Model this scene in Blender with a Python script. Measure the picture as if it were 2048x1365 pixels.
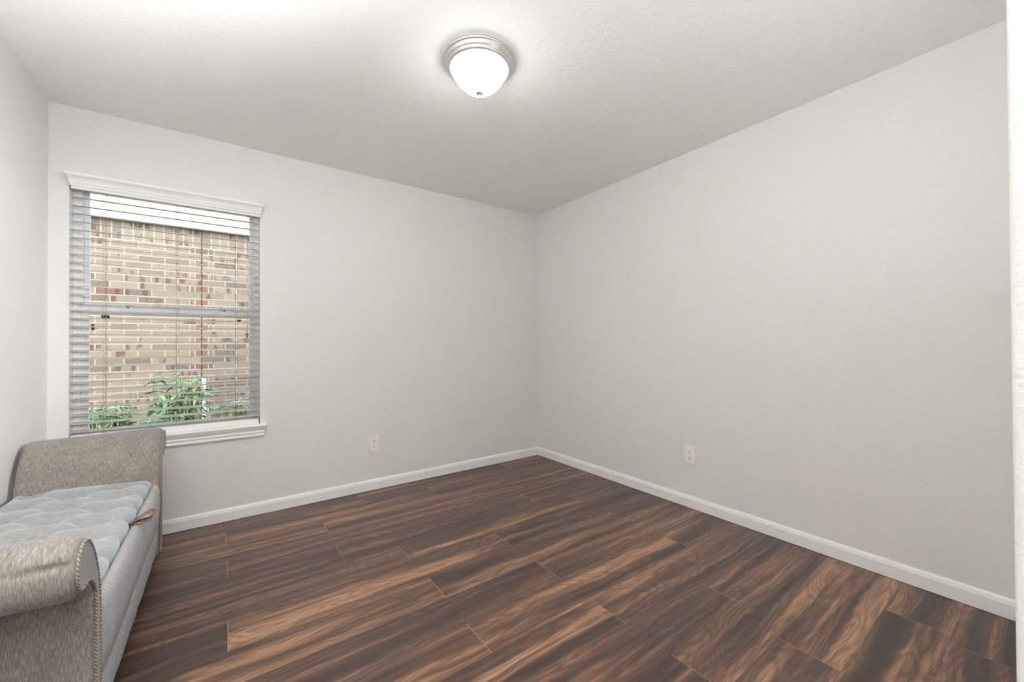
import bpy, bmesh, math, random
from mathutils import Vector, Matrix
random.seed(7)
for o in list(bpy.data.objects): bpy.data.objects.remove(o)
SC = bpy.context.scene
COL = SC.collection
PI = math.pi

# ---------------------------------------------------------------- camera
CAM = (-2.5890, -3.1665, 1.1265); YAW, PITCH, ROLL, FPX = 0.6223, 0.0080, -0.0055, 799.69
F = Vector((math.sin(YAW)*math.cos(PITCH), math.cos(YAW)*math.cos(PITCH), math.sin(PITCH)))
R = Vector((math.cos(YAW), -math.sin(YAW), 0)); U = R.cross(F)
R2 = R*math.cos(ROLL)+U*math.sin(ROLL); U2 = -R*math.sin(ROLL)+U*math.cos(ROLL)
cd = bpy.data.cameras.new('camera'); cam = bpy.data.objects.new('camera', cd); COL.objects.link(cam)
cd.sensor_width = 36; cd.lens = FPX/2048*36; cd.clip_start = 0.02
m = Matrix((R2, U2, -F)).transposed().to_4x4(); m.translation = Vector(CAM); cam.matrix_world = m
SC.camera = cam

# ---------------------------------------------------------------- view, world, lights
SC.view_settings.view_transform = 'Standard'; SC.view_settings.look = 'None'
SC.view_settings.gamma = 1; SC.view_settings.use_curve_mapping = False
SC.view_settings.exposure = 0.40
SC.cycles.use_denoising = True
SC.cycles.max_bounces = 12; SC.cycles.diffuse_bounces = 6; SC.cycles.transparent_max_bounces = 16
SC.cycles.sample_clamp_indirect = 6
SKY_STRENGTH = 2.25
HALL_W = 20.0
SIDE_W = 300.0
FILL_W, H_FILL = 440.0, 2.44
SHADE_LOW, SHADE_HIGH = 48.0, 3.8
w = bpy.data.worlds.new('sky'); SC.world = w; w.use_nodes = True
nt = w.node_tree; bg = nt.nodes['Background']
sky = nt.nodes.new('ShaderNodeTexSky'); sky.sky_type = 'NISHITA'
sky.sun_disc = False; sky.sun_elevation = math.radians(48); sky.sun_rotation = math.radians(200)
sky.air_density = 1.0; sky.dust_density = 1.2; sky.ozone_density = 1.0
hs = nt.nodes.new('ShaderNodeHueSaturation'); hs.inputs['Saturation'].default_value = 0.85
nt.links.new(sky.outputs[0], hs.inputs['Color']); nt.links.new(hs.outputs[0], bg.inputs[0])
bg.inputs[1].default_value = SKY_STRENGTH

def area(name, loc, target, sx, sy, watts, col):
    l = bpy.data.lights.new(name, 'AREA'); l.shape = 'RECTANGLE'; l.size = sx; l.size_y = sy
    l.energy = watts; l.color = col
    o = bpy.data.objects.new(name, l); COL.objects.link(o); o.location = loc
    o.rotation_euler = (Vector(target)-Vector(loc)).to_track_quat('-Z', 'Z').to_euler()
    return o
# added fill light in the unseen hall behind the doorway; no lamp known
area('hall_fill_light', (-2.3, -4.1, 2.40), (-2.3, -4.1, 0), 1.2, 0.9, HALL_W, (1.0, 0.985, 0.97))
# added unseen fill lights aimed at the ceiling, standing in for a bounced flash
FILL_COL = (0.985, 0.995, 1.0)
area('bounce_fill', (-2.75, -3.0, 1.75), (-2.75, -2.93, H_FILL), 0.25, 0.25, FILL_W*0.046, FILL_COL)
area('bounce_fill_low', (-1.2, -3.05, 1.3), (-1.2, -2.9, H_FILL), 0.3, 0.3, FILL_W*0.0085, FILL_COL)
fl = bpy.data.lights.new('bounce_fill_spot', 'SPOT'); fl.energy = FILL_W; fl.color = FILL_COL; fl.spot_size = math.radians(100); fl.spot_blend = 1.0; fl.shadow_soft_size = 0.05
fo = bpy.data.objects.new('bounce_fill_spot', fl); COL.objects.link(fo); fo.location = (-2.75, -3.05, 1.2)
fo.rotation_euler = (Vector((-3.15, -2.6, H_FILL)) - Vector(fo.location)).to_track_quat('-Z', 'Y').to_euler()
f2 = bpy.data.lights.new('side_fill', 'SPOT'); f2.energy = SIDE_W; f2.color = FILL_COL; f2.spot_size = math.radians(34); f2.spot_blend = 1.0; f2.shadow_soft_size = 0.40  # added unseen fill spot to brighten the left wall and bench
f2o = bpy.data.objects.new('side_fill', f2); COL.objects.link(f2o); f2o.location = (-0.35, -2.95, 1.75)
f2o.rotation_euler = (Vector((-3.34, -0.72, 1.25)) - Vector(f2o.location)).to_track_quat('-Z', 'Y').to_euler()
po = area('window_portal', (-2.84, 0.16, 1.33), (-2.84, -2, 1.33), 0.9, 1.45, 1, (1, 1, 1)); po.data.cycles.is_portal = True

# ---------------------------------------------------------------- node helpers
class N:
    """small wrapper for building node materials"""
    def __init__(s, name):
        s.m = bpy.data.materials.new(name); s.m.use_nodes = True; s.t = s.m.node_tree
        s.b = s.t.nodes['Principled BSDF']; s.out = s.t.nodes['Material Output']
    def n(s, typ, **kw):
        x = s.t.nodes.new(typ)
        for k, v in kw.items(): setattr(x, k, v)
        return x
    def put(s, sock, v):
        if v is None: return
        if hasattr(v, 'is_output'): s.t.links.new(v, sock)
        else: sock.default_value = v
    def math(s, op, a, b=None, c=None):
        x = s.n('ShaderNodeMath', operation=op)
        s.put(x.inputs[0], a); s.put(x.inputs[1], b); s.put(x.inputs[2], c); return x.outputs[0]
    def xyz(s, v):
        x = s.n('ShaderNodeSeparateXYZ'); s.put(x.inputs[0], v); return x.outputs
    def vec(s, a, b, c):
        x = s.n('ShaderNodeCombineXYZ'); s.put(x.inputs[0], a); s.put(x.inputs[1], b); s.put(x.inputs[2], c); return x.outputs[0]
    def noise(s, v, scale=1.0, detail=3.0, rough=0.55, dist=0.0):
        x = s.n('ShaderNodeTexNoise'); s.put(x.inputs['Vector'], v); x.inputs['Scale'].default_value = scale
        x.inputs['Detail'].default_value = detail; x.inputs['Roughness'].default_value = rough
        x.inputs['Distortion'].default_value = dist; return x.outputs[0]
    def white(s, v):
        x = s.n('ShaderNodeTexWhiteNoise', noise_dimensions='3D'); s.put(x.inputs['Vector'], v); return x.outputs
    def ramp(s, f, stops, interp='LINEAR'):
        x = s.n('ShaderNodeValToRGB'); s.put(x.inputs[0], f); cr = x.color_ramp; cr.interpolation = interp
        while len(cr.elements) < len(stops): cr.elements.new(0.5)
        for e, (p, c) in zip(cr.elements, stops):
            e.position = p; e.color = (c[0], c[1], c[2], 1) if not isinstance(c, (int, float)) else (c, c, c, 1)
        return x.outputs[0]
    def mix(s, f, a, b, mode='MIX'):
        x = s.n('ShaderNodeMix', data_type='RGBA', blend_type=mode)
        s.put(x.inputs[0], f)
        for sock, v in ((x.inputs[6], a), (x.inputs[7], b)):
            if isinstance(v, tuple): v = (v[0], v[1], v[2], 1)
            s.put(sock, v)
        return x.outputs[2]
    def bump(s, h, strength=0.3, dist=0.01):
        x = s.n('ShaderNodeBump'); s.put(x.inputs['Height'], h); x.inputs['Strength'].default_value = strength
        x.inputs['Distance'].default_value = dist; s.t.links.new(x.outputs[0], s.b.inputs['Normal'])
    def obj(s): return s.n('ShaderNodeTexCoord').outputs['Object']
    def uv(s): return s.n('ShaderNodeTexCoord').outputs['UV']
    def set(s, **kw):
        names = dict(color='Base Color', rough='Roughness', metal='Metallic', spec='Specular IOR Level', sheen='Sheen Weight',
                     sheen_rough='Sheen Roughness', coat='Coat Weight', coat_rough='Coat Roughness', sub='Subsurface Weight',
                     emit='Emission Color', emit_s='Emission Strength', trans='Transmission Weight')
        for k, v in kw.items():
            if isinstance(v, tuple) and len(v) == 3: v = (v[0], v[1], v[2], 1)
            s.put(s.b.inputs[names[k]], v)
        return s.m

def paint(name, col, rough, scale, strength, dist, spec=0.4, kind='orange'):
    k = N(name); v = k.obj()
    if kind == 'orange':
        h = k.noise(v, scale, 2.0, 0.5)
        h = k.ramp(h, [(0.35, 0.0), (0.65, 1.0)])
    else:
        h = k.noise(v, scale, 3.0, 0.6, 0.4)
        h = k.ramp(h, [(0.44, 0.0), (0.56, 1.0)])
    k.bump(h, strength, dist)
    mott = k.noise(v, 1.3, 2.0)
    c = k.mix(mott, tuple(x*0.985 for x in col), tuple(min(1, x*1.015) for x in col))
    return k.set(color=c, rough=rough, spec=spec)

WALL = paint('wall_paint', (0.80, 0.79, 0.777), 0.40, 165, 0.17, 0.003)
JAMB = WALL
CEIL = paint('ceiling_paint', (0.93, 0.928, 0.92), 0.8, 42, 0.22, 0.003, 0.2, 'knock')
def plain(name, col, rough=0.5, metal=0.0, spec=0.5, noise_scale=None):
    k = N(name)
    if noise_scale:
        f = k.noise(k.obj(), noise_scale, 3.0)
        c = k.mix(f, tuple(x*0.94 for x in col), tuple(min(1, x*1.05) for x in col))
    else: c = col
    return k.set(color=c, rough=rough, metal=metal, spec=spec)
TRIM = plain('white_trim_paint', (0.93, 0.925, 0.91), 0.35, noise_scale=9)
VINYL = plain('white_vinyl', (0.96, 0.96, 0.96), 0.3, noise_scale=5)
SLAT = plain('backlit_blind_slat', (0.50, 0.485, 0.43), 0.35, noise_scale=6)  # white slats toned down: their backlit shade is put into the colour
CORD = plain('blind_cord', (0.42, 0.40, 0.34), 0.8, noise_scale=40)
PLATE = plain('outlet_plastic', (0.90, 0.89, 0.87), 0.3, noise_scale=20)
DARK = plain('dark_slot', (0.02, 0.018, 0.015), 0.6, noise_scale=20)
CLIP = plain('dark_clip', (0.05, 0.045, 0.03), 0.5, noise_scale=20)
SHADOWGAP = plain('dark_gap', (0.04, 0.03, 0.025), 0.8, noise_scale=20)

def nickel():
    k = N('brushed_nickel'); x, y, z = k.xyz(k.obj())
    f = k.noise(k.vec(k.math('MULTIPLY', x, 4), k.math('MULTIPLY', y, 4), k.math('MULTIPLY', z, 300)), 3, 3)
    return k.set(color=k.mix(f, (0.62, 0.59, 0.56), (0.76, 0.73, 0.70)), metal=1.0, rough=0.42)
NICKEL = nickel()

def shade_mat():
    k = N('frosted_glass_shade'); z = k.xyz(k.obj())[2]
    f = k.math('DIVIDE', k.math('ADD', z, 0.154), 0.12); f = k.math('MINIMUM', k.math('MAXIMUM', f, 0.0), 1.0); f = k.math('POWER', f, 0.5)
    st = k.math('ADD', SHADE_LOW, k.math('MULTIPLY', f, SHADE_HIGH-SHADE_LOW))
    return k.set(color=(0.9, 0.9, 0.89), rough=0.25, emit=(1.0, 0.985, 0.96), emit_s=st)
SHADE = shade_mat()

def glass_mat():
    k = N('window_glass'); tr = k.n('ShaderNodeBsdfTransparent'); gl = k.n('ShaderNodeBsdfGlossy'); gl.inputs['Roughness'].default_value = 0.02
    fr = k.n('ShaderNodeFresnel'); fr.inputs[0].default_value = 1.12
    mx = k.n('ShaderNodeMixShader'); tr.inputs[0].default_value = (0.95, 0.965, 0.955, 1)
    k.t.links.new(fr.outputs[0], mx.inputs[0]); k.t.links.new(tr.outputs[0], mx.inputs[1]); k.t.links.new(gl.outputs[0], mx.inputs[2])
    k.t.links.new(mx.outputs[0], k.out.inputs[0]); return k.m
GLASS = glass_mat()

def wood_floor():
    k = N('walnut_laminate'); u, v, _ = k.xyz(k.uv())
    at = k.n('ShaderNodeAttribute', attribute_name='plank'); r1, r2, r3 = k.xyz(at.outputs['Vector'])
    uu = k.math('ADD', u, k.math('MULTIPLY', r1, 60)); vv = k.math('ADD', v, k.math('MULTIPLY', r2, 9))
    zz = k.math('MULTIPLY', r3, 20)
    # slow warp along the board
    warp = k.noise(k.vec(k.math('MULTIPLY', uu, 1.6), k.math('MULTIPLY', vv, 5.0), zz), 1, 3, 0.5)
    wv = k.math('ADD', vv, k.math('MULTIPLY', k.math('SUBTRACT', warp, 0.5), 0.095))
    # broad heartwood / sapwood streaks
    broad = k.noise(k.vec(k.math('MULTIPLY', uu, 0.55), k.math('MULTIPLY', wv, 13), zz), 1, 3, 0.55, 0.3)
    mid = k.noise(k.vec(k.math('MULTIPLY', uu, 1.6), k.math('MULTIPLY', wv, 50), zz), 1, 4, 0.6, 0.2)
    # growth rings: contour lines of a slow field give cathedral arches
    fld = k.noise(k.vec(k.math('MULTIPLY', uu, 1.1), k.math('MULTIPLY', wv, 6.5), k.math('ADD', zz, 3.3)), 1, 2, 0.45, 0.4)
    ring = k.math('SINE', k.math('MULTIPLY', fld, 150)); ring = k.math('MULTIPLY_ADD', ring, 0.5, 0.5)
    fine = k.noise(k.vec(k.math('MULTIPLY', uu, 9), k.math('MULTIPLY', wv, 420), zz), 1, 3, 0.6)
    tone = k.math('ADD', k.math('MULTIPLY', broad, 0.66), k.math('MULTIPLY', mid, 0.34))
    tone = k.math('ADD', tone, k.math('MULTIPLY', k.math('SUBTRACT', r3, 0.5), 0.07))
    c = k.ramp(tone, [(0.33, (0.036, 0.024, 0.021)), (0.43, (0.070, 0.043, 0.033)), (0.50, (0.132, 0.074, 0.049)), (0.56, (0.23, 0.125, 0.075)), (0.63, (0.40, 0.222, 0.128))])
    c = k.mix(k.math('MULTIPLY', ring, 0.42), c, (0.030, 0.019, 0.015))
    c = k.mix(k.math('MULTIPLY', k.ramp(fine, [(0.47, 0.0), (0.70, 1.0)]), 0.6), c, (0.028, 0.018, 0.014))
    # board edges from a second uv map: distance to the long and short edges in metres
    e = k.n('ShaderNodeUVMap', uv_map='edge').outputs[0]; eu, ev, _ = k.xyz(e)
    end = k.math('LESS_THAN', eu, 0.0012); side = k.math('LESS_THAN', ev, 0.0010)
    c = k.mix(k.math('MULTIPLY', side, 0.6), c, (0.035, 0.024, 0.02))
    c = k.mix(k.math('MULTIPLY', end, 0.65), c, (0.36, 0.27, 0.21))  # pale end joints: their edge highlight is put into the colour
    h = k.math('SUBTRACT', k.math('MULTIPLY', k.math('SUBTRACT', 1.0, fine), 0.25), k.math('MULTIPLY', side, 1.0))
    k.bump(h, 0.12, 0.0006)
    rg = k.math('ADD', 0.34, k.math('MULTIPLY', fine, 0.12))
    return k.set(color=c, rough=rg, spec=0.42, coat=0.06, coat_rough=0.35)
FLOOR = wood_floor()

def fabric(name, dark, mid, light, sky_sheen=0.22, relief=0.30, sky_sheen_rough=0.6):
    k = N(name); u, v, _ = k.xyz(k.uv())
    a = k.noise(k.vec(k.math('MULTIPLY', u, 800), k.math('MULTIPLY', v, 40), 0.0), 1, 3, 0.6)     # threads running along v
    b = k.noise(k.vec(k.math('MULTIPLY', u, 110), k.math('MULTIPLY', v, 900), 4.0), 1, 3, 0.6)     # cross threads
    s = k.noise(k.vec(k.math('MULTIPLY', u, 16), k.math('MULTIPLY', v, 7), 9.0), 1, 3)
    t = k.math('ADD', k.math('ADD', k.math('MULTIPLY', a, 0.60), k.math('MULTIPLY', b, 0.28)), k.math('MULTIPLY', s, 0.12))
    c = k.ramp(t, [(0.33, dark), (0.49, mid), (0.65, light)])
    cool = k.noise(k.vec(k.math('MULTIPLY', u, 1000), k.math('MULTIPLY', v, 46), 21.0), 1, 2)
    c = k.mix(k.ramp(cool, [(0.5, 0.0), (0.66, 0.36)]), c, (0.50, 0.56, 0.60))
    k.bump(k.math('ADD', a, b), relief, 0.0012)
    k.b.inputs['Sheen Tint'].default_value = (0.74, 0.88, 1.0, 1)  # blue tint puts cool window skylight into the fabric sheen
    return k.set(color=c, rough=0.85, spec=0.25, sheen=sky_sheen, sheen_rough=sky_sheen_rough)
FABRIC = fabric('linen_tweed_upholstery', (0.050, 0.040, 0.030), (0.185, 0.153, 0.120), (0.385, 0.33, 0.27), 0.34)
LIDFAB = fabric('linen_tweed_seat_lit', (0.14, 0.132, 0.12), (0.285, 0.274, 0.252), (0.46, 0.45, 0.425), 0.85, 0.16, 0.52)  # same tweed, paler: window light on the seat put into the colour
BODYFAB = fabric('linen_tweed_box_lit', (0.085, 0.077, 0.066), (0.30, 0.28, 0.245), (0.54, 0.52, 0.48), 0.34)  # same tweed, paler: light on the box front put into the colour

def rope_mat():
    k = N('twisted_cord'); u, v, _ = k.xyz(k.uv())
    s = k.math('SINE', k.math('MULTIPLY', k.math('ADD', k.math('MULTIPLY', u, 105), k.math('MULTIPLY', v, 2.0)), 2*PI))
    c = k.ramp(k.math('MULTIPLY_ADD', s, 0.5, 0.5), [(0.35, (0.12, 0.09, 0.065)), (0.62, (0.34, 0.285, 0.225))])
    return k.set(color=c, rough=0.7, sheen=0.3)
ROPE = rope_mat()
def strap_mat():
    k = N('worn_fabric_strap'); f = k.noise(k.obj(), 60, 4)
    return k.set(color=k.ramp(f, [(0.35, (0.10, 0.06, 0.038)), (0.65, (0.28, 0.185, 0.125))]), rough=0.75)
STRAP = strap_mat()
LEGWOOD = plain('dark_turned_wood', (0.09, 0.05, 0.03), 0.35, noise_scale=30)

JOINT_X = -2.789
def brick():
    k = N('buff_brick'); g = k.n('ShaderNodeNewGeometry').outputs['Position']; x, y, z = k.xyz(g)
    Hc, Wb, top = 0.0677, 0.2, 2.165
    dx = k.math('SUBTRACT', x, JOINT_X)
    row = k.math('FLOOR', k.math('DIVIDE', k.math('SUBTRACT', z, top), Hc)); fz = k.math('FRACT', k.math('DIVIDE', k.math('SUBTRACT', z, top), Hc))
    odd = k.math('ABSOLUTE', k.math('MODULO', row, 2.0))
    sx = k.math('ADD', k.math('DIVIDE', dx, Wb), k.math('MULTIPLY', odd, 0.5))
    col = k.math('FLOOR', sx); fx = k.math('FRACT', sx)
    # soldier course under the eave
    sol = k.math('GREATER_THAN', z, top)
    sx2 = k.math('DIVIDE', dx, 0.0765); col2 = k.math('FLOOR', sx2); fx2 = k.math('FRACT', sx2)
    wn = k.white(k.vec(col, row, 1.7)); wn2 = k.white(k.vec(col2, 3.1, 8.0))
    def sel(a, b): return k.math('ADD', k.math('MULTIPLY', a, k.math('SUBTRACT', 1.0, sol)), k.math('MULTIPLY', b, sol))
    r = sel(wn[0], wn2[0])
    base = k.ramp(r, [(0.0, (0.110, 0.086, 0.055)), (0.20, (0.101, 0.076, 0.048)), (0.40, (0.115, 0.089, 0.061)), (0.55, (0.110, 0.076, 0.052)),
                      (0.68, (0.093, 0.067, 0.041)), (0.77, (0.074, 0.059, 0.040)), (0.865, (0.046, 0.038, 0.028)), (0.972, (0.071, 0.023, 0.014))], 'CONSTANT')
    sp = k.noise(k.vec(k.math('MULTIPLY', x, 60), k.math('MULTIPLY', z, 90), 0.0), 1, 4, 0.7)
    base = k.mix(k.ramp(sp, [(0.38, 0.0), (0.66, 0.75)]), base, (0.122, 0.091, 0.066))
    # iron flashes: dark blotches on some bricks
    fl = k.noise(k.vec(k.math('MULTIPLY', x, 17), k.math('MULTIPLY', row, 7.7), k.math('MULTIPLY', z, 4.0)), 1, 3, 0.55)
    some = k.math('GREATER_THAN', k.white(k.vec(col, row, 9.2))[0], 0.50)
    base = k.mix(k.math('MULTIPLY', k.math('MULTIPLY', k.ramp(fl, [(0.535, 0.0), (0.60, 1.0)]), some), 0.75), base, (0.041, 0.021, 0.015))
    # short orange closers beside the control joint
    adx = k.math('ABSOLUTE', k.math('ADD', dx, 0.002))
    q = k.math('MULTIPLY', k.math('MULTIPLY', k.math('LESS_THAN', adx, 0.052), odd), k.math('SUBTRACT', 1.0, sol))
    base = k.mix(k.math('MULTIPLY', q, 0.7), base, (0.095, 0.043, 0.024))
    def edge(f, wd): return k.math('ADD', k.math('LESS_THAN', f, wd), k.math('GREATER_THAN', f, 1-wd))
    mz = edge(fz, 0.075); mx = sel(edge(fx, 0.027), edge(fx2, 0.07))
    qe = k.math('MULTIPLY', k.math('MULTIPLY', odd, k.math('LESS_THAN', k.math('ABSOLUTE', k.math('SUBTRACT', adx, 0.056)), 0.005)), k.math('SUBTRACT', 1.0, sol))
    mor = k.math('MINIMUM', k.math('ADD', k.math('ADD', mx, qe), k.math('MULTIPLY', mz, k.math('SUBTRACT', 1.0, sol))), 1.0)
    mor = k.math('MAXIMUM', mor, k.math('LESS_THAN', k.math('ABSOLUTE', k.math('SUBTRACT', z, top)), 0.007))
    c = k.mix(mor, base, (0.167, 0.139, 0.103))
    c = k.mix(k.math('MULTIPLY', k.math('LESS_THAN', adx, 0.006), 0.9), c, (0.024, 0.017, 0.011))
    k.bump(k.math('SUBTRACT', k.math('MULTIPLY', sp, 0.4), mor), 0.5, 0.006)
    return k.set(color=c, rough=0.9, spec=0.2)
BRICK = brick()
WHITEWOOD = plain('darkened_white_eave', (0.27, 0.262, 0.25), 0.6, noise_scale=4)  # white boards, darkened in colour to offset the strong sky light
SHINGLE = plain('grey_shingle', (0.16, 0.15, 0.14), 0.9, noise_scale=30)
PVC = plain('darkened_white_pvc', (0.36, 0.345, 0.315), 0.4, noise_scale=10)  # white pipe, darkened in colour to offset the strong sky light
def ground_mat():
    k = N('pale_gravel'); f = k.noise(k.obj(), 14, 5)
    return k.set(color=k.ramp(f, [(0.35, (0.16, 0.14, 0.115)), (0.5, (0.25, 0.235, 0.20)), (0.65, (0.34, 0.325, 0.29))]), rough=0.95)
GROUND = ground_mat()
def leaf_mat(name, a, b, rough=0.5):
    k = N(name); f = k.noise(k.obj(), 22, 3)
    m = k.set(color=k.mix(k.ramp(f, [(0.35, 0.0), (0.65, 1.0)]), a, b), rough=rough)
    return m
LEAF = leaf_mat('green_leaf', (0.062, 0.118, 0.040), (0.115, 0.185, 0.065))
FERN = leaf_mat('feathery_leaf', (0.095, 0.16, 0.065), (0.165, 0.24, 0.105))
VARI = leaf_mat('variegated_leaf', (0.15, 0.21, 0.06), (0.30, 0.31, 0.17))
PETAL = leaf_mat('white_petal', (0.40, 0.37, 0.31), (0.50, 0.465, 0.39))
DRYSTEM = leaf_mat('dry_stem', (0.16, 0.13, 0.06), (0.25, 0.19, 0.085))

# ---------------------------------------------------------------- mesh helpers (vertices in world metres)
class MB:
    def __init__(s): s.v = []; s.f = []; s.uv = []; s.mi = []; s.sm = []
    def face(s, idx, uv=None, mi=0, smooth=False):
        s.f.append(tuple(idx)); s.uv.append(uv); s.mi.append(mi); s.sm.append(smooth)
    def box(s, x0, x1, y0, y1, z0, z1, mi=0):
        b = len(s.v); s.v += [(x, y, z) for z in (z0, z1) for y in (y0, y1) for x in (x0, x1)]
        for q in ((0, 2, 3, 1), (4, 5, 7, 6), (0, 1, 5, 4), (2, 6, 7, 3), (0, 4, 6, 2), (1, 3, 7, 5)):
            s.face([b+i for i in q], mi=mi)
        return s
    def prism(s, poly, axis, a, b_, mi=0, smooth=False, miter=(0, 0)):
        """extrude a closed 2D polygon along an axis; poly in the two other axes in order. miter shifts the ends by k*first coord"""
        n = len(poly); b = len(s.v)
        for e, (t, k) in enumerate(((a, miter[0]), (b_, miter[1]))):
            for (p, q) in poly:
                tt = t + k*p
                s.v.append((tt, p, q) if axis == 0 else (p, tt, q) if axis == 1 else (p, q, tt))
        per = [0.0]
        for i in range(n):
            p, q = poly[i], poly[(i+1) % n]; per.append(per[-1]+math.hypot(q[0]-p[0], q[1]-p[1]))
        for i in range(n):
            j = (i+1) % n
            s.face((b+i, b+j, b+n+j, b+n+i), [(a, per[i]), (a, per[i+1]), (b_, per[i+1]), (b_, per[i])], mi, smooth)
        s.face([b+i for i in range(n)][::-1], [poly[i] for i in range(n)][::-1], mi); s.face([b+n+i for i in range(n)], [poly[i] for i in range(n)], mi)
        return s
    def rings(s, rings, closed=True, cap=True, uvs=None, mi=0, smooth=True):
        """skin a list of equal-length point rings"""
        n = len(rings[0]); b = len(s.v)
        for r in rings: s.v += [tuple(p) for p in r]
        for i in range(len(rings)-1):
            for j in range(n if closed else n-1):
                k = (j+1) % n
                uv = None
                if uvs: uv = [uvs[i][j], uvs[i][j+1], uvs[i+1][j+1], uvs[i+1][j]]
                s.face((b+i*n+j, b+i*n+k, b+(i+1)*n+k, b+(i+1)*n+j), uv, mi, smooth)
        if cap and closed:
            u0 = [(q[1], q[2]) for q in rings[0]]; u1 = [(q[1], q[2]) for q in rings[-1]]
            s.face([b+j for j in range(n)][::-1], u0[::-1], mi); s.face([b+(len(rings)-1)*n+j for j in range(n)], u1, mi)
        return s
    def lathe(s, prof, c, seg=48, mi=0, up=(0, 0, 1)):
        rg = [[(c[0]+r*math.cos(2*PI*i/seg), c[1]+r*math.sin(2*PI*i/seg), c[2]+z) for i in range(seg)] for r, z in prof]
        return s.rings(rg, True, True, None, mi)
    def tube(s, pts, r, seg=8, twist=0.0, lobes=0, mi=0, cap=True):
        pts = [Vector(p) for p in pts]; rg = []; uvs = []; L = 0; up = None
        for i, p in enumerate(pts):
            d = (pts[min(i+1, len(pts)-1)]-pts[max(i-1, 0)]).normalized()
            if up is None:
                up = Vector((1, 0, 0)) if abs(d.x) < 0.9 else Vector((0, 0, 1))
            a = (up - d*up.dot(d)).normalized(); up = a; c = d.cross(a)
            if i: L += (p-pts[i-1]).length
            ring = []; uu = []
            rr = r[i] if isinstance(r, (list, tuple)) else r
            for j in range(seg+1):
                t = 2*PI*j/seg; q = rr*(1+(0.22*math.cos(lobes*t+twist*L*2*PI) if lobes else 0))
                if j < seg: ring.append(p + a*(q*math.cos(t)) + c*(q*math.sin(t)))
                uu.append((L, j/seg))
            rg.append(ring); uvs.append(uu)
        return s.rings(rg, True, cap, uvs, mi)
    def leaf(s, p, d, L, wd, droop, n=5, mi=0, up=Vector((0, 0, 1)), roll=0.0):
        d = Vector(d).normalized(); p = Vector(p); side = d.cross(up)
        if side.length < 1e-3: side = Vector((1, 0, 0))
        side.normalize(); side = (Matrix.Rotation(roll, 3, d) @ side)
        b = len(s.v); st = L/n
        for i in range(n+1):
            t = i/n; ww = wd*math.sin(PI*min(1, 0.08+0.92*t)**0.8)*0.5 if i < n else 0.0004
            nr = side.cross(d)
            s.v += [tuple(p-side*ww+nr*(0.25*ww)), tuple(p), tuple(p+side*ww+nr*(0.25*ww))]
            d = (d + Vector((0, 0, -droop/n))).normalized(); p = p + d*st
        for i in range(n):
            for j in (0, 1):
                q = b+i*3+j; s.face((q, q+1, q+4, q+3), None, mi, True)
        return s
    def build(s, name, mats, parent=None, bevel=0, seg=2, root=None, fix=True, solid=0):
        if not isinstance(mats, (list, tuple)): mats = [mats]
        off = Vector((0, 0, 0)); r = parent
        while r is not None: off += Vector(r.location); r = r.parent
        me = bpy.data.meshes.new(name)
        me.from_pydata([tuple(Vector(v)-off) for v in s.v], [], s.f)
        for mm in mats: me.materials.append(mm)
        ul = me.uv_layers.new(name='UVMap')
        for p in me.polygons:
            p.material_index = s.mi[p.index]; p.use_smooth = s.sm[p.index]; u = s.uv[p.index]
            for k, li in enumerate(p.loop_indices):
                if u: ul.data[li].uv = u[k]
                else:
                    co = me.vertices[me.loops[li].vertex_index].co; nn = p.normal
                    a = max(range(3), key=lambda t: abs(nn[t]))
                    ul.data[li].uv = (co.y, co.z) if a == 0 else (co.x, co.z) if a == 1 else (co.x, co.y)
        if fix:
            bm = bmesh.new(); bm.from_mesh(me); bmesh.ops.recalc_face_normals(bm, faces=bm.faces); bm.to_mesh(me); bm.free()
        o = bpy.data.objects.new(name, me); COL.objects.link(o)
        if parent is not None: o.parent = parent
        if bevel:
            md = o.modifiers.new('bevel', 'BEVEL'); md.width = bevel; md.segments = seg; md.limit_method = 'ANGLE'; md.angle_limit = math.radians(35)
        if solid:
            md = o.modifiers.new('solid', 'SOLIDIFY'); md.thickness = solid
        return o
def thing(name, loc, label, cat, group=None, kind=None):
    o = bpy.data.objects.new(name, None); COL.objects.link(o); o.location = loc; o.empty_display_size = 0.1
    o['label'] = label; o['category'] = cat
    if group: o['group'] = group
    if kind: o['kind'] = kind
    return o
def struct(o, label, cat):
    o['kind'] = 'structure'; o['label'] = label; o['category'] = cat; return o

# ---------------------------------------------------------------- room shell
W, H, YF = 3.356, 2.44, -3.14
WX0, WX1, WZ0, WZ1 = -3.279, -2.400, 0.580, 2.045          # window opening in the back wall
b = MB()
b.box(-W-0.15, WX0, 0, 0.14, 0, H); b.box(WX1, 0.12, 0, 0.14, 0, H); b.box(WX0, WX1, 0, 0.14, 0, WZ0); b.box(WX0, WX1, 0, 0.14, WZ1, H)
struct(b.build('wall_back', WALL), 'light grey back wall with the window', 'wall')
struct(MB().box(0, 0.12, YF-0.12, 0, 0, H).build('wall_right', WALL), 'long blank light grey wall on the right', 'wall')
struct(MB().box(-W-0.15, -W, YF-0.12, 0, 0, H).build('wall_left', WALL), 'bright light grey wall behind the bench on the left', 'wall')
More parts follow.
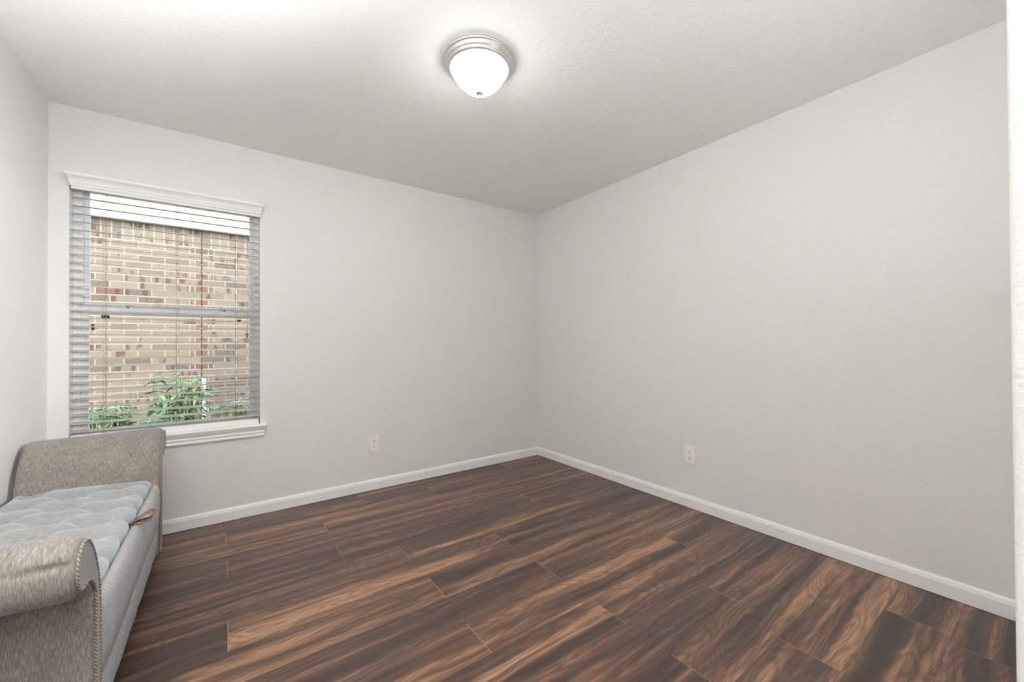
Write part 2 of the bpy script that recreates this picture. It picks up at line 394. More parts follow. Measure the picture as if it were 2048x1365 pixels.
# front wall: the camera stands in its doorway; the right jamb has a rounded corner bead
JX = -2.10; rad = 0.012
poly = [(JX+rad-rad*math.sin(a), YF-rad+rad*math.cos(a)) for a in [i*PI/12 for i in range(7)]]
poly = [(-0.0, YF)] + poly + [(JX, YF-0.12), (-0.0, YF-0.12)]
b = MB().prism(poly, 2, 0, H)
b.box(-W, -3.05, YF-0.12, YF, 0, H); b.box(-3.05, JX, YF-0.12, YF, 2.06, H)
struct(b.build('wall_front', JAMB), 'textured white door jamb at the right edge of the picture', 'wall')
struct(MB().box(-4.6, 0.12, -5.0, 0.14, H, H+0.1).build('ceiling', CEIL), 'white textured ceiling', 'ceiling')
HX0, HX1, HY = -4.4, -1.0, -4.8
b = MB(); b.box(HX0-0.1, HX1+0.1, HY-0.1, HY, 0, H); struct(b.build('wall_hall_back', WALL), 'hall wall behind the doorway', 'wall')
struct(MB().box(HX0-0.1, HX0, HY, YF-0.12, 0, H).build('wall_hall_left', WALL), 'hall side wall left of the doorway', 'wall')
struct(MB().box(HX1, HX1+0.1, HY, YF-0.12, 0, H).build('wall_hall_right', WALL), 'hall side wall right of the doorway', 'wall')
struct(MB().box(HX0, -W-0.15, YF-0.12, YF, 0, H).build('wall_hall_front', WALL), 'hall wall beside the room', 'wall')

# floor: boards along x, 0.1925 m wide, 1.29 m long, joints where the photo shows them
def make_floor():
    PW, PL = 0.1925, 1.29
    J = {0: -1.78, 1: -2.585, 2: -2.084, 3: -2.58, 4: -2.082, 5: -1.803, 6: -2.58, 7: -1.79, 8: -1.283, 9: -1.798, 10: -1.28, 11: -0.775, 12: -1.277, 13: -0.877, 14: -1.62, 15: -0.387}
    v, f, uv, ed, rn = [], [], [], [], []
    X0, X1, Y1, Y0 = -4.5, 0.0, -0.005+PW, -4.9
    r = -1
    while True:
        yt = -0.005 - PW*r; yb = yt - PW
        if yt < Y0: break
        j = J.get(r, random.uniform(-2.6, -1.4))
        x = j - PL*math.ceil((j-X0)/PL)
        while x < X1:
            a, c = max(x, X0), min(x+PL, X1); t, bt = min(yt, 0.0), max(yb, Y0)
            if c-a > 0.002 and t-bt > 0.002:
                k = len(v); v += [(a, bt, 0), (c, bt, 0), (c, t, 0), (a, t, 0)]; f.append((k, k+1, k+2, k+3))
                fl = random.random() < 0.5; s = -1 if fl else 1
                uv.append([(s*(p-x-PL/2), s*(q-yb-PW/2)) for p, q in ((a, bt), (c, bt), (c, t), (a, t))])
                rn.append((random.random(), random.random(), random.random())); ed.append((x, x+PL, yb, yt))
            x += PL
        r += 1
    # cut each board so that the edge distances interpolate linearly
    vv, ff, u2, e2, r2 = [], [], [], [], []
    for q, fc in enumerate(f):
        x0, x1, yb, yt = ed[q]; (ax, ay, _), (cx, cy, _) = v[fc[0]], v[fc[2]]
        U0, V0 = uv[q][0]; U1, V1 = uv[q][2]
        mx, my = (x0+x1)/2, (yb+yt)/2
        xs = [ax]+([mx] if ax < mx < cx else [])+[cx]; ys = [ay]+([my] if ay < my < cy else [])+[cy]
        for i in range(len(xs)-1):
            for j in range(len(ys)-1):
                k = len(vv); P = [(xs[i], ys[j]), (xs[i+1], ys[j]), (xs[i+1], ys[j+1]), (xs[i], ys[j+1])]
                vv += [(p[0], p[1], 0) for p in P]; ff.append((k, k+1, k+2, k+3))
                u2.append([(U0+(U1-U0)*(p[0]-ax)/(cx-ax), V0+(V1-V0)*(p[1]-ay)/(cy-ay)) for p in P])
                e2.append([(min(abs(p[0]-x0), abs(x1-p[0])), min(abs(p[1]-yb), abs(yt-p[1]))) for p in P]); r2.append(rn[q])
    me = bpy.data.meshes.new('floor'); me.from_pydata(vv, [], ff); me.materials.append(FLOOR)
    A = me.uv_layers.new(name='UVMap'); B = me.uv_layers.new(name='edge'); C = me.attributes.new('plank', 'FLOAT_VECTOR', 'FACE')
    for p in me.polygons:
        C.data[p.index].vector = r2[p.index]
        for k, li in enumerate(p.loop_indices): A.data[li].uv = u2[p.index][k]; B.data[li].uv = e2[p.index][k]
    o = bpy.data.objects.new('floor', me); COL.objects.link(o)
    md = o.modifiers.new('solid', 'SOLIDIFY'); md.thickness = 0.03; md.offset = -1
    return o
struct(make_floor(), 'dark walnut laminate plank floor', 'floor')

# baseboards: profile in (distance from wall, height)
BP = [(0, 0.0025), (0.013, 0.0025), (0.013, 0.061), (0.0112, 0.063), (0.0112, 0.066), (0.0098, 0.069), (0.0092, 0.073), (0.0055, 0.080), (0.0030, 0.0825), (0, 0.0825)]
def base(name, label, axis, a, c, off, sgn):
    b = MB().prism([(off+sgn*p, q) for p, q in BP], axis, a, c)
    sh = [(off, 0.0), (off+sgn*0.0125, 0.0), (off+sgn*0.0125, 0.0026), (off, 0.0026)]
    b.prism(sh, axis, a, c, mi=1)
    return struct(b.build(name, [TRIM, SHADOWGAP]), label, 'baseboard')
base('baseboard_back', 'white baseboard under the window wall', 0, -W, 0.0, 0.0, -1)
bb_right = base('baseboard_right', 'white baseboard along the right wall', 1, YF, -0.0131, 0.0, -1)
base('baseboard_left', 'white baseboard behind the bench', 1, YF, -0.0131, -W, 1)
# nail holes and scuffs in the right baseboard
mb = MB()
for (y, z) in [(-1.05, 0.055), (-1.30, 0.050), (-1.325, 0.050), (-1.35, 0.047), (-1.39, 0.046), (-1.47, 0.044), (-1.50, 0.045), (-1.58, 0.052), (-1.615, 0.048), (-2.03, 0.062), (-2.14, 0.060), (-2.21, 0.054)]:
    mb.rings([[(x, y+0.0022*math.cos(t*PI/4), z+0.0022*math.sin(t*PI/4)) for t in range(8)] for x in (-0.0128, -0.0133)])
mb.build('nail_holes', SHADOWGAP, bb_right)

# ---------------------------------------------------------------- window_1
win = thing('window_1', (-2.84, 0.1, 0.6), 'white vinyl single hung window in the back wall', 'window', kind='structure')
def ring_frame(b, x0, x1, z0, z1, wl, wr, wb, wt, y0, y1):
    b.box(x0, x0+wl, y0, y1, z0, z1); b.box(x1-wr, x1, y0, y1, z0, z1); b.box(x0+wl, x1-wr, y0, y1, z0, z0+wb); b.box(x0+wl, x1-wr, y0, y1, z1-wt, z1); return b
SZ = 0.604
fr = ring_frame(MB(), WX0, WX1, SZ-0.005, WZ1, 0.030, 0.030, 0.012, 0.012, 0.072, 0.139)
# drywall reveal beads: thin vinyl stop inside the frame
ring_frame(fr, WX0+0.030, WX1-0.030, SZ+0.007, WZ1-0.012, 0.006, 0.006, 0.004, 0.004, 0.080, 0.139)
fr.build('window_frame', VINYL, win, 0.0025)
us = ring_frame(MB(), WX0+0.036, WX1-0.036, 1.325, WZ1-0.016, 0.022, 0.018, 0.040, 0.017, 0.106, 0.130).build('upper_sash', VINYL, win, 0.003)
MB().box(WX0+0.054, WX1-0.050, 0.116, 0.120, 1.36, WZ1-0.030).build('pane', GLASS, us)
ls = ring_frame(MB(), WX0+0.034, WX1-0.034, SZ+0.010, 1.368, 0.025, 0.020, 0.036, 0.058, 0.080, 0.105).build('lower_sash', VINYL, win, 0.003)
MB().box(WX0+0.055, WX1-0.050, 0.090, 0.094, 0.645, 1.315).build('pane', GLASS, ls)
for x in (-3.056, -2.593):
    b = MB().box(x-0.030, x+0.030, 0.074, 0.086, 1.352, 1.363); b.box(x-0.012, x+0.028, 0.070, 0.080, 1.360, 1.370); b.box(x-0.006, x+0.006, 0.0715, 0.0745, 1.353, 1.359, 1)
    b.build('sash_lock', [VINYL, DARK], ls, 0.002)
for (x, z, ww, hh) in [(-3.160, 1.300, 0.034, 0.020), (-2.512, 1.296, 0.022, 0.018), (-3.212, 1.238, 0.014, 0.034), (-2.467, 1.198, 0.016, 0.026)]:
    b = MB().box(x-ww/2, x+ww/2, 0.128, 0.134, z-hh/2, z+hh/2); b.box(x-ww/4, x+ww/4, 0.124, 0.128, z-hh/4, z+hh/4)
    b.build('screen_tab', CLIP, win, 0.001)['label'] = 'small dark screen tab'
# stool and apron below the window
so = MB()
so.box(WX0+0.0005, WX1-0.0005, 0, 0.075, SZ-0.018, SZ)
so.prism([(0, SZ), (-0.030, SZ), (-0.0345, SZ-0.003), (-0.036, SZ-0.009), (-0.0345, SZ-0.015), (-0.030, SZ-0.018), (0, SZ-0.018)], 0, WX0-0.042, WX1+0.0365)
sill = so.build('window_sill', TRIM, win)
AP = [(0, SZ-0.018), (-0.026, SZ-0.018), (-0.026, SZ-0.026), (-0.021, SZ-0.031), (-0.0165, SZ-0.040), (-0.0150, SZ-0.046), (-0.0185, SZ-0.050), (-0.0185, SZ-0.055), (-0.013, SZ-0.060), (-0.0125, SZ-0.066), (-0.0165, SZ-0.070), (-0.0175, SZ-0.076), (-0.015, SZ-0.082), (-0.010, SZ-0.084), (0, SZ-0.084)]
MB().prism(AP, 0, WX0-0.012, WX1+0.007, miter=(1.0, -1.0)).build('apron', TRIM, sill)

# ---------------------------------------------------------------- venetian blind
bl = thing('venetian_blind', (-2.84, 0.035, SZ), 'white slatted venetian blind with crown valance hanging in the window', 'blind')
CVP = [(-0.004, 1.988), (-0.014, 1.988), (-0.0165, 1.991), (-0.0165, 1.995), (-0.013, 1.998), (-0.013, 2.000), (-0.020, 2.006), (-0.022, 2.013), (-0.022, 2.017), (-0.026, 2.021), (-0.028, 2.030), (-0.034, 2.043), (-0.043, 2.052), (-0.048, 2.056), (-0.048, 2.069), (-0.004, 2.069)]
MB().prism(CVP, 0, -3.262+0.0, -2.405-0.0, miter=(0.55, -0.55)).build('valance', TRIM, bl)
MB().box(WX0+0.006, WX1-0.006, 0.006, 0.058, 2.000, 2.043).build('headrail', SLAT, bl, 0.002)
sl = MB()
PITCHZ = 0.0447; SX0, SX1 = WX0+0.0045, WX1-0.0065; z = 1.998; nsl = 0
while z > 0.655:
    sag = 0.0007*math.sin(nsl*2.1); n = 6; top = []; bot = []
    for i in range(n+1):
        t = i/n; y = 0.0105+0.049*t; cz = 0.0022*(1-(2*t-1)**2)+(t-0.5)*0.0058; top.append((y, z+sag+cz+0.0013)); bot.append((y, z+sag+cz-0.0013))
    sl.prism(top+bot[::-1], 0, SX0, SX1)
    z -= PITCHZ; nsl += 1
sl.build('slats', SLAT, bl)
MB().prism([(0.006, 0.6042), (0.004, 0.609), (0.004, 0.632), (0.008, 0.637), (0.054, 0.639), (0.060, 0.634), (0.060, 0.610), (0.058, 0.6042)], 0, SX0, SX1).build('bottom_rail', TRIM, bl)
for cx in (-3.148, -2.832, -2.534):
    lc = MB()
    for y in (0.0085, 0.0615): lc.tube([(cx, y, 0.612), (cx, y, 1.3), (cx, y, 2.0)], 0.0009, 6)
    lc.tube([(cx+0.010, 0.035, 0.640), (cx+0.010, 0.035, 1.3), (cx+0.010, 0.035, 2.0)], 0.0008, 6)
    zz = 1.998
    while zz > 0.655: lc.tube([(cx, 0.009, zz-0.003), (cx, 0.061, zz-0.003)], 0.0006, 5); zz -= PITCHZ
    lc.build('ladder_cord', CORD, bl)
lc = MB().tube([(-2.470, 0.005, 2.0), (-2.470, 0.004, 1.5), (-2.472, 0.004, 1.16)], 0.001, 6); lc.tube([(-2.464, 0.006, 2.0), (-2.464, 0.005, 1.5), (-2.470, 0.004, 1.17)], 0.001, 6)
lc.lathe([(0.001, 0.026), (0.004, 0.020), (0.005, 0.004), (0.003, 0.0)], (-2.471, 0.004, 1.145), 10)
lc.build('lift_cord', CORD, bl)

# ---------------------------------------------------------------- outlets
def make_outlet(loc, rz, label):
    o = thing('power_outlet', (0, 0, 0), label, 'outlet', 'wall outlets')
    w2_, h2 = 0.040, 0.0625
    rg = []
    for (ins, y) in ((0, -0.0), (0, -0.003), (0.0015, -0.0052), (0.004, -0.0062)):
        rg.append([(-w2_+ins, y, -h2+ins), (w2_-ins, y, -h2+ins), (w2_-ins, y, h2-ins), (-w2_+ins, y, h2-ins)])
    MB().rings(rg, smooth=False).build('cover_plate', PLATE, o)
    for cz in (0.0195, -0.0195):
        pts = [(0.0165*math.cos(t*PI/12), max(-0.0135, min(0.0135, 0.0170*math.sin(t*PI/12)))) for t in range(24)]
        r = MB().rings([[(x, y, cz+z) for x, z in pts] for y in (-0.0058, -0.0080)], smooth=False).build('receptacle', PLATE, o, 0.0006)
        for (x0, x1, z0, z1) in ((-0.0075, -0.0050, -0.001, 0.0075), (0.0050, 0.0075, 0.0, 0.0070)):
            MB().box(x0, x1, -0.0084, -0.0079, cz+z0, cz+z1).build('slot', DARK, r)
        MB().rings([[(0.0028*math.cos(t*PI/6), y, cz-0.0075+0.0032*math.sin(t*PI/6)) for t in range(12)] for y in (-0.0079, -0.0084)], smooth=False).build('ground_hole', DARK, r)
    MB().rings([[(0.0026*math.cos(t*PI/6), y, 0.0026*math.sin(t*PI/6)) for t in range(12)] for y in (-0.0060, -0.0072)], smooth=False).build('screw', NICKEL, o)
    o.location = loc; o.rotation_euler = (0, 0, rz); return o
make_outlet((-1.6485, 0, 0.359), 0, 'white power outlet on the back wall right of the window')
make_outlet((0, -1.6435, 0.361), -PI/2, 'white power outlet low on the long right wall')

# ---------------------------------------------------------------- ceiling light
LC = (-1.6335, -1.587, H)
cl = thing('flush_mount_ceiling_light', LC, 'round flush ceiling light with frosted glass bowl and nickel ring', 'ceiling light')
MB().lathe([(0.02, 0.0), (0.1533, 0.0), (0.1625, -0.002), (0.1661, -0.006), (0.1661, -0.011), (0.1615, -0.015), (0.1574, -0.017), (0.1564, -0.024), (0.1513, -0.031), (0.1472, -0.033), (0.1467, -0.037), (0.1431, -0.042), (0.1369, -0.046), (0.1334, -0.046), (0.1334, -0.026), (0.02, -0.026)], LC, 96).build('ceiling_pan', NICKEL, cl)
KN = [(0.0, 1.0), (0.10, 0.995), (0.22, 0.965), (0.36, 0.895), (0.50, 0.80), (0.63, 0.69), (0.74, 0.575), (0.84, 0.445), (0.92, 0.305), (0.97, 0.18), (1.0, 0.03)]
pr = [(0.1285, -0.030)]
for i in range(len(KN)-1):
    for q in range(3):
        t = q/3; pr.append((0.1285*(KN[i][1]*(1-t)+KN[i+1][1]*t), -0.036-0.118*(KN[i][0]*(1-t)+KN[i+1][0]*t)))
pr.append((0.1285*KN[-1][1], -0.154))
MB().lathe(pr, LC, 96).build('glass_shade', SHADE, cl)
fz = -0.152
MB().lathe([(0.004, fz+0.006), (0.0165, fz+0.003), (0.0180, fz), (0.0165, fz-0.003), (0.0100, fz-0.006), (0.0060, fz-0.010), (0.0052, fz-0.014), (0.0066, fz-0.017), (0.0074, fz-0.021), (0.0056, fz-0.026), (0.0015, fz-0.028)], LC, 32).build('finial', NICKEL, cl)

# ---------------------------------------------------------------- storage bench
BX0, BX1 = -3.338, -2.866                # back and front planes
NY, FY = -1.630, -0.450                  # inner faces of the two arms
bench = thing('storage_bench', (-3.10, -1.04, 0.0), 'grey tweed tufted storage bench with rolled arms below the window', 'bench')
ZB = 0.055
# body: front rim, seam and lower skirt swept between the arms
BODY = [(BX0, ZB), (BX1-0.016, ZB), (BX1-0.009, ZB+0.012), (BX1-0.001, 0.13), (BX1+0.004, 0.205), (BX1+0.003, 0.214), (BX1-0.003, 0.2200), (BX1-0.015, 0.2215), (BX1-0.003, 0.2230), (BX1+0.006, 0.231), (BX1+0.011, 0.30), (BX1+0.013, 0.36), (BX1+0.011, 0.395), (BX1+0.004, 0.418), (BX1-0.008, 0.428), (BX1-0.020, 0.424), (BX1-0.026, 0.408), (BX1-0.028, 0.392), (BX0, 0.392)]
ys = [NY-0.03, NY-0.001, NY+0.012, NY+0.05] + [NY+0.1+i*(FY-NY-0.2)/12 for i in range(13)] + [FY-0.05, FY-0.012, FY+0.001, FY+0.03]
rg, uvs = [], []
for y in ys:
    e = min(y-NY, FY-y); k = max(0.0, min(1.0, 1-e/0.05)); ring = []; uu = []; L = 0; pv = None
    for i, (x, z) in enumerate(BODY):
        xx = x - (0.010*k*k if x > BX1-0.027 else 0) + 0.0012*math.sin(y*31+z*40)*(1 if x > BX1-0.02 else 0); zz = z
        ring.append((xx, y, zz))
    for i in range(len(ring)+1):
        p = ring[i % len(ring)]
        if pv: L += math.hypot(p[0]-pv[0], p[2]-pv[2])
        pv = p; uu.append((y, L))
    rg.append(ring); uvs.append(uu)
MB().rings(rg, True, True, uvs).build('body', BODYFAB, bench)

# tufted lid
def lid():
    nx, ny = 110, 420; LX0, LX1, LY0_, LY1_ = BX0+0.003, BX1-0.028, NY+0.002, FY-0.002
    tx = [-2.993, -3.140, -3.287]; py = 0.162
    tufts = []
    for c, x in enumerate(tx):
        y0 = -0.530 if c % 2 == 0 else -0.611
        for i in range(8):
            y = y0-py*i
            if NY+0.05 < y < FY-0.04: tufts.append((x, y))
    segs = []
    for (x, y) in tufts:
        for (x2, y2) in tufts:
            if abs(abs(x-x2)-0.147) < 0.01 and abs(abs(y-y2)-py/2) < 0.01 and x2 < x: segs.append((x, y, x2, y2))
        if abs(x-tx[0]) < 0.01: segs.append((x, y, LX1+0.02, y))
        if abs(x-tx[2]) < 0.01: segs.append((x, y, LX0-0.02, y))
    def dseg(px, py_, s):
        x, y, x2, y2 = s; dx, dy = x2-x, y2-y; t = max(0, min(1, ((px-x)*dx+(py_-y)*dy)/(dx*dx+dy*dy))); return math.hypot(px-x-t*dx, py_-y-t*dy)
    g = []; uvs = []
    for i in range(nx+1):
        s = i/nx; row = []; ur = []
        x = LX0+(LX1-LX0)*s
        for j in range(ny+1):
            t = j/ny; y = LY0_+(LY1_-LY0_)*t
            e = min(x-LX0, LX1-x); e2 = min(y-LY0_, LY1_-y)
            h = 0.454 + 0.030*(1-s)
            rnd = 0.03
            if e < rnd: h -= rnd*(1-math.sqrt(max(0, 1-(1-e/rnd)**2)))*1.0
            if e2 < rnd: h -= rnd*(1-math.sqrt(max(0, 1-(1-e2/rnd)**2)))*0.7
            h += 0.010*math.sin(PI*s)*math.sin(PI*t)
            ds = min(dseg(x, y, q) for q in segs); dt = min(math.hypot(x-q[0], y-q[1]) for q in tufts)
            pl = max(0.0, min(1.0, (x-tx[0]+0.01)/0.05))
            fe = max(0.0, min(1.0, (e2-0.012)/0.06)); fb = max(0.0, min(1.0, (x-LX0-0.01)/0.05)); fe = fe*fe*(3-2*fe)*fb; h0 = h
            h += (0.008+0.006*pl)*(1-math.exp(-(ds/0.024)**2)) - 0.004 - (0.004+0.010*pl)*math.exp(-(ds/0.0055)**2)
            h -= 0.042*math.exp(-(dt/0.043)**2) + 0.006*math.exp(-(dt/0.014)**2)
            fx = max(0.0, 1-(LX1-x)/0.035) if e2 > 0.01 else 0.0
            xd = fx*(0.006*(1-math.exp(-(ds/0.030)**2)) - 0.009*math.exp(-(ds/0.0065)**2))
            h = h0+(h-h0)*fe
            h += 0.0012*math.sin(x*90+y*37)*math.sin(y*61)
            row.append((x+xd, y, h)); ur.append((y, x))
        g.append(row); uvs.append(ur)
    b = MB(); b.rings(g, False, False, uvs)
    # sides down to the box
    per = [g[0][j] for j in range(ny+1)]+[g[i][ny] for i in range(1, nx+1)]+[g[nx][j] for j in range(ny-1, -1, -1)]+[g[i][0] for i in range(nx-1, 0, -1)]
    low = [(p[0], p[1], 0.3925) for p in per]
    n = len(per); k = len(b.v); b.v += per+low
    for i in range(n): b.face((k+i, k+(i+1) % n, k+n+(i+1) % n, k+n+i), None, 0, True)
    b.face([k+n+i for i in range(n)])
    o = b.build('lid', LIDFAB, bench, fix=True)
    return o
lid_o = lid()
# pull strap: a loop of webbing out of the crease
st = MB(); path = [(-2.900, 0.414), (-2.884, 0.4275), (-2.866, 0.4325), (-2.845, 0.433), (-2.825, 0.435), (-2.811, 0.441), (-2.804, 0.451), (-2.806, 0.462), (-2.816, 0.468), (-2.832, 0.466), (-2.850, 0.458), (-2.870, 0.447), (-2.886, 0.4385), (-2.900, 0.424)]
sy = -1.02; rr = []
for q, (x, z) in enumerate(path):
    t = math.sin(PI*q/(len(path)-1)); xx = x if x < -2.866 else -2.866+(x+2.866)*0.72; rr.append([(xx, sy-0.014-0.008*t, z), (xx+0.004, sy+0.016, z+0.004)])
st.rings(rr, False, False); st.build('pull_strap', STRAP, lid_o, solid=0.0024)

# arms: u outward from the inner face, z up
ARM = [(0.000, ZB), (0.000, 0.30), (0.000, 0.41), (0.005, 0.465), (0.018, 0.520), (0.042, 0.575), (0.075, 0.625), (0.108, 0.658), (0.144, 0.679), (0.180, 0.683), (0.212, 0.670), (0.236, 0.643), (0.244, 0.608), (0.236, 0.575), (0.214, 0.551), (0.184, 0.541), (0.154, 0.540), (0.126, 0.533), (0.103, 0.517), (0.091, 0.500), (0.087, 0.492), (0.0805, 0.4885), (0.085, 0.485), (0.0865, 0.476), (0.084, 0.44), (0.083, 0.30), (0.083, ZB)]
def subdiv(poly, d=0.012):
    out = []
    n = len(poly)
    for i in range(n):
        p0, p1, p2, p3 = poly[(i-1) % n], poly[i], poly[(i+1) % n], poly[(i+2) % n]
        L = math.hypot(p2[0]-p1[0], p2[1]-p1[1]); k = max(1, int(L/d)) if L < 0.08 else max(1, int(L/0.03))
        for j in range(k):
            t = j/k
            if L < 0.08 and p1[1] > 0.41 and p2[1] > 0.41:
                q = [0.5*((2*p1[a])+(-p0[a]+p2[a])*t+(2*p0[a]-5*p1[a]+4*p2[a]-p3[a])*t*t+(-p0[a]+3*p1[a]-3*p2[a]+p3[a])*t**3) for a in (0, 1)]
            else: q = [p1[a]+(p2[a]-p1[a])*t for a in (0, 1)]
            out.append(tuple(q))
    return out
ARMS = subdiv(ARM, 0.0055)
def inset(poly, d):
    n = len(poly); out = []
    for i in range(n):
        a, b_ = poly[(i-1) % n], poly[(i+1) % n]; tx, ty = b_[0]-a[0], b_[1]-a[1]; L = math.hypot(tx, ty) or 1
        out.append((poly[i][0]-(-ty/L)*d*-1*-1, poly[i][1]-(tx/L)*d))
    return out
def area2(poly): return sum(poly[i][0]*poly[(i+1) % len(poly)][1]-poly[(i+1) % len(poly)][0]*poly[i][1] for i in range(len(poly)))
SGN = 1 if area2(ARMS) < 0 else -1       # make positive inset shrink
def shrink(poly, d): return inset(poly, d*SGN)
SKEW = 0.062
def skew(x): return SKEW*max(0.0, min(1.0, (BX1-x)/(BX1-BX0)))
def arm(y0, s):
    secs = [(BX0, 0.018), (BX0+0.003, 0.010), (BX0+0.010, 0.003), (BX0+0.022, 0.0), (BX0+0.15, 0.0), (BX0+0.22, 0.0), (BX1-0.20, 0.0), (BX1-0.16, 0.0), (BX1-0.13, 0.0), (BX1-0.10, 0.0), (BX1-0.075, 0.0), (BX1-0.05, 0.0), (BX1-0.033, 0.0), (BX1-0.020, 0.001), (BX1-0.008, 0.005), (BX1-0.002, 0.011), (BX1+0.001, 0.017)]
    rg, uvs = [], []
    for (x, d) in secs:
        P = shrink(ARMS, d) if d else ARMS
        ring = []; uu = []; L = 0; pv = None
        for i in range(len(P)+1):
            u, z = P[i % len(P)]
            if i < len(P):
                # gathered cloth at the front end of the roll: one sagging fold along its outer side
                fd = math.exp(-((x-BX1+0.035)/0.055)**2) if x > BX1-0.17 and x < BX1-0.004 else 0.0
                line = 0.640 - 0.10*max(0.0, BX1-0.05-x)
                if u > 0.17 and z > 0.56:
                    g = (z-line)/0.006; q = fd*(0.010*math.exp(-g*g) - 0.005*math.exp(-((z-line-0.016)/0.012)**2))
                    u2, z2 = u-q*0.9, z-q*0.3
                else: u2, z2 = u, z
                ring.append((x, y0+s*(u2-skew(x)), max(z2, ZB)))
            if pv: L += math.hypot(u-pv[0], z-pv[1])
            pv = (u, z); uu.append((x, L))
        rg.append(ring); uvs.append(uu)
    a = MB().rings(rg, True, True, uvs).build('arm', FABRIC, bench)
    # front panel with its cord
    P = shrink(ARMS, 0.019)
    P = [(u, max(z, ZB+0.002)) for u, z in P]
    fp = MB(); fp.rings([[(x, y0+s*u, z) for u, z in Q] for x, Q in ((BX1-0.010, P), (BX1+0.004, P), (BX1+0.0065, shrink(P, 0.003)))])
    pan = fp.build('front_panel', FABRIC, a)
    n = len(P); path = [(BX1+0.006, y0+s*u, z) for u, z in P]
    # drop the run along the floor, keep the two sides and the scroll
    lo = [i for i in range(n) if P[i][1] <= ZB+0.003]
    st_ = max(i for i in lo if i < n//2) if any(i < n//2 for i in lo) else 0
    en = min([i for i in lo if i > n//2] or [n-1])
    path = path[st_:en+1]
    fine = []
    for i in range(len(path)-1):
        A, B = Vector(path[i]), Vector(path[i+1]); k = max(1, int((B-A).length/0.0022))
        for j in range(k): fine.append(tuple(A.lerp(B, j/k)))
    fine.append(path[-1])
    MB().tube(fine, 0.0031, 10, twist=52, lobes=2).build('cord_trim', ROPE, pan)
    return a
arm(NY, -1); arm(FY, 1)
for x in (BX1-0.040, BX0+0.045):
    for y in (NY-0.045, FY+0.045):
        MB().lathe([(0.016, 0.0), (0.019, 0.004), (0.021, 0.014), (0.017, 0.024), (0.016, 0.030), (0.023, 0.040), (0.024, 0.057)], (x, y, 0.0), 20).build('leg', LEGWOOD, bench)

# ---------------------------------------------------------------- outside
nh = thing('neighboring_house', (-2.8, 2.2, -0.15), 'buff brick side wall of the house next door seen through the window', 'house')
MB().box(-7.0, 3.0, 2.2, 2.4, -0.15, 2.90).build('brick_wall', BRICK, nh)
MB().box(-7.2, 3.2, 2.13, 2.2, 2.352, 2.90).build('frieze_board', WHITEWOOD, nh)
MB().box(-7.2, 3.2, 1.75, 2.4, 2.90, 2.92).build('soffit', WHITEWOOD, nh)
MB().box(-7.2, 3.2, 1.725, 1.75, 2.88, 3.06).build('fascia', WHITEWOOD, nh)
MB().prism([(1.70, 3.06), (1.70, 3.075), (3.4, 4.05), (3.4, 4.035)], 0, -7.2, 3.2).build('roof', SHINGLE, nh)
struct(MB().box(-7.5, 3.5, 0.14, 6.0, -0.30, -0.15).build('ground', GROUND), 'planted side yard between the two houses', 'ground')
pp = thing('vent_pipe', (-2.768, 2.1, -0.15), 'short white capped pipe standing before the brick wall outside', 'pipe')
MB().lathe([(0.017, 0.0), (0.017, 0.90)], (-2.768, 2.1, -0.15), 20).build('pipe', PVC, pp)
MB().lathe([(0.0195, 0.0), (0.021, 0.004), (0.021, 0.050), (0.018, 0.056), (0.004, 0.058)], (-2.768, 2.1, 0.745), 20).build('cap', PVC, pp)

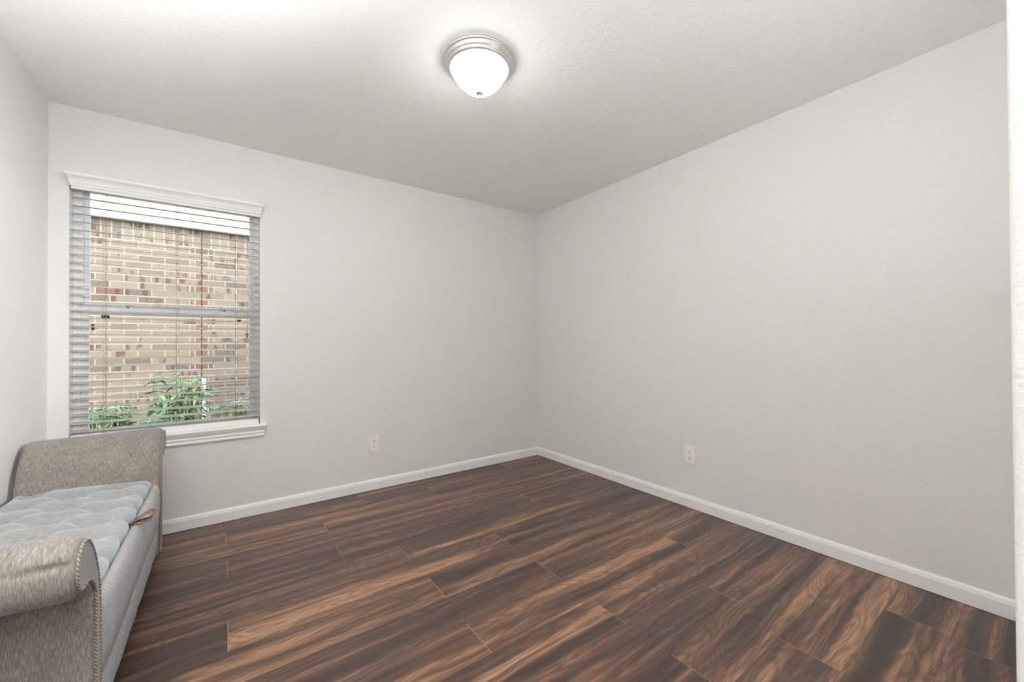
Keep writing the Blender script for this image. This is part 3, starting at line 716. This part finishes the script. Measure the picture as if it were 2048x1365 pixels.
rnd = random.Random(11)
def shrub(name, label, cat, x, y, gz, stems, hmin, hmax, spread, leafL, leafW, per, mat, stemmat, droop, group=None, flower=0, leafrange=(0.25, 1.0)):
    o = thing(name, (x, y, gz), label, cat, group)
    sb, lb, fb = MB(), MB(), MB()
    for i in range(stems):
        a = rnd.uniform(0, 2*PI); r = rnd.uniform(0, 1)**0.6*spread; hh = rnd.uniform(hmin, hmax)
        tip = Vector((x+r*math.cos(a), y+r*math.sin(a)*0.6, gz+hh)); b0 = Vector((x+0.25*r*math.cos(a), y+0.2*r*math.sin(a), gz))
        mid = (b0+tip)/2+Vector((rnd.uniform(-.04, .04), rnd.uniform(-.03, .03), 0.06))
        pts = [b0*(1-t)**2+mid*2*t*(1-t)+tip*t*t for t in [k/8 for k in range(9)]]
        sb.tube(pts, [0.004*(1-0.6*k/8) for k in range(9)], 5)
        for k in range(per):
            t = leafrange[0]+(leafrange[1]-leafrange[0])*(k+rnd.random())/per
            p = b0*(1-t)**2+mid*2*t*(1-t)+tip*t*t; an = rnd.uniform(0, 2*PI)
            d = Vector((math.cos(an), math.sin(an)*0.8, rnd.uniform(-0.1, 0.7)))
            lb.leaf(p, d, leafL*rnd.uniform(0.6, 1.15), leafW*rnd.uniform(0.7, 1.2), droop*rnd.uniform(0.5, 1.3), 5, roll=rnd.uniform(-0.6, 0.6))
        if flower and rnd.random() < flower:
            fb = MB()
            for q in range(9):
                an = rnd.uniform(0, 2*PI); fb.leaf(tip+Vector((rnd.uniform(-.02, .02), rnd.uniform(-.02, .02), rnd.uniform(-.012, .018))), (math.cos(an), math.sin(an), 0.4), 0.018, 0.014, 0.4, 3)
            fb.build('blossom', PETAL, o, fix=False)
    sb.build('stems', stemmat, o); lb.build('foliage', mat, o, fix=False)
    return o
STEMG = leaf_mat('green_stem', (0.16, 0.24, 0.09), (0.26, 0.34, 0.14))
shrub('leafy_shrub', 'tall green shrub with long drooping leaves against the brick wall outside', 'shrub', -2.93, 1.72, -0.15, 34, 0.76, 1.08, 0.25, 0.17, 0.030, 15, LEAF, STEMG, 1.5)
shrub('flowering_shrub', 'pale variegated shrub with white blossoms at the right of the window view', 'shrub', -2.48, 0.98, -0.15, 80, 0.58, 0.82, 0.22, 0.065, 0.026, 14, VARI, DRYSTEM, 0.6, flower=0.75, leafrange=(0.4, 1.0))
for (x, y, h0, h1, lab) in ((-3.47, 0.92, 0.66, 0.84, 'low feathery green plant at the left foot of the window view'),
                            (-2.98, 0.86, 0.60, 0.76, 'low feathery green plant in front of the tall drooping shrub'),
                            (-3.40, 1.66, 0.60, 0.78, 'feathery green plant close to the brick wall behind the left corner plant')):
    shrub('feathery_plant', lab, 'plant', x, y, -0.15, 70, h0, h1, 0.15, 0.10, 0.014, 26, FERN, STEMG, 0.7, 'feathery plants outside', leafrange=(0.3, 1.0))
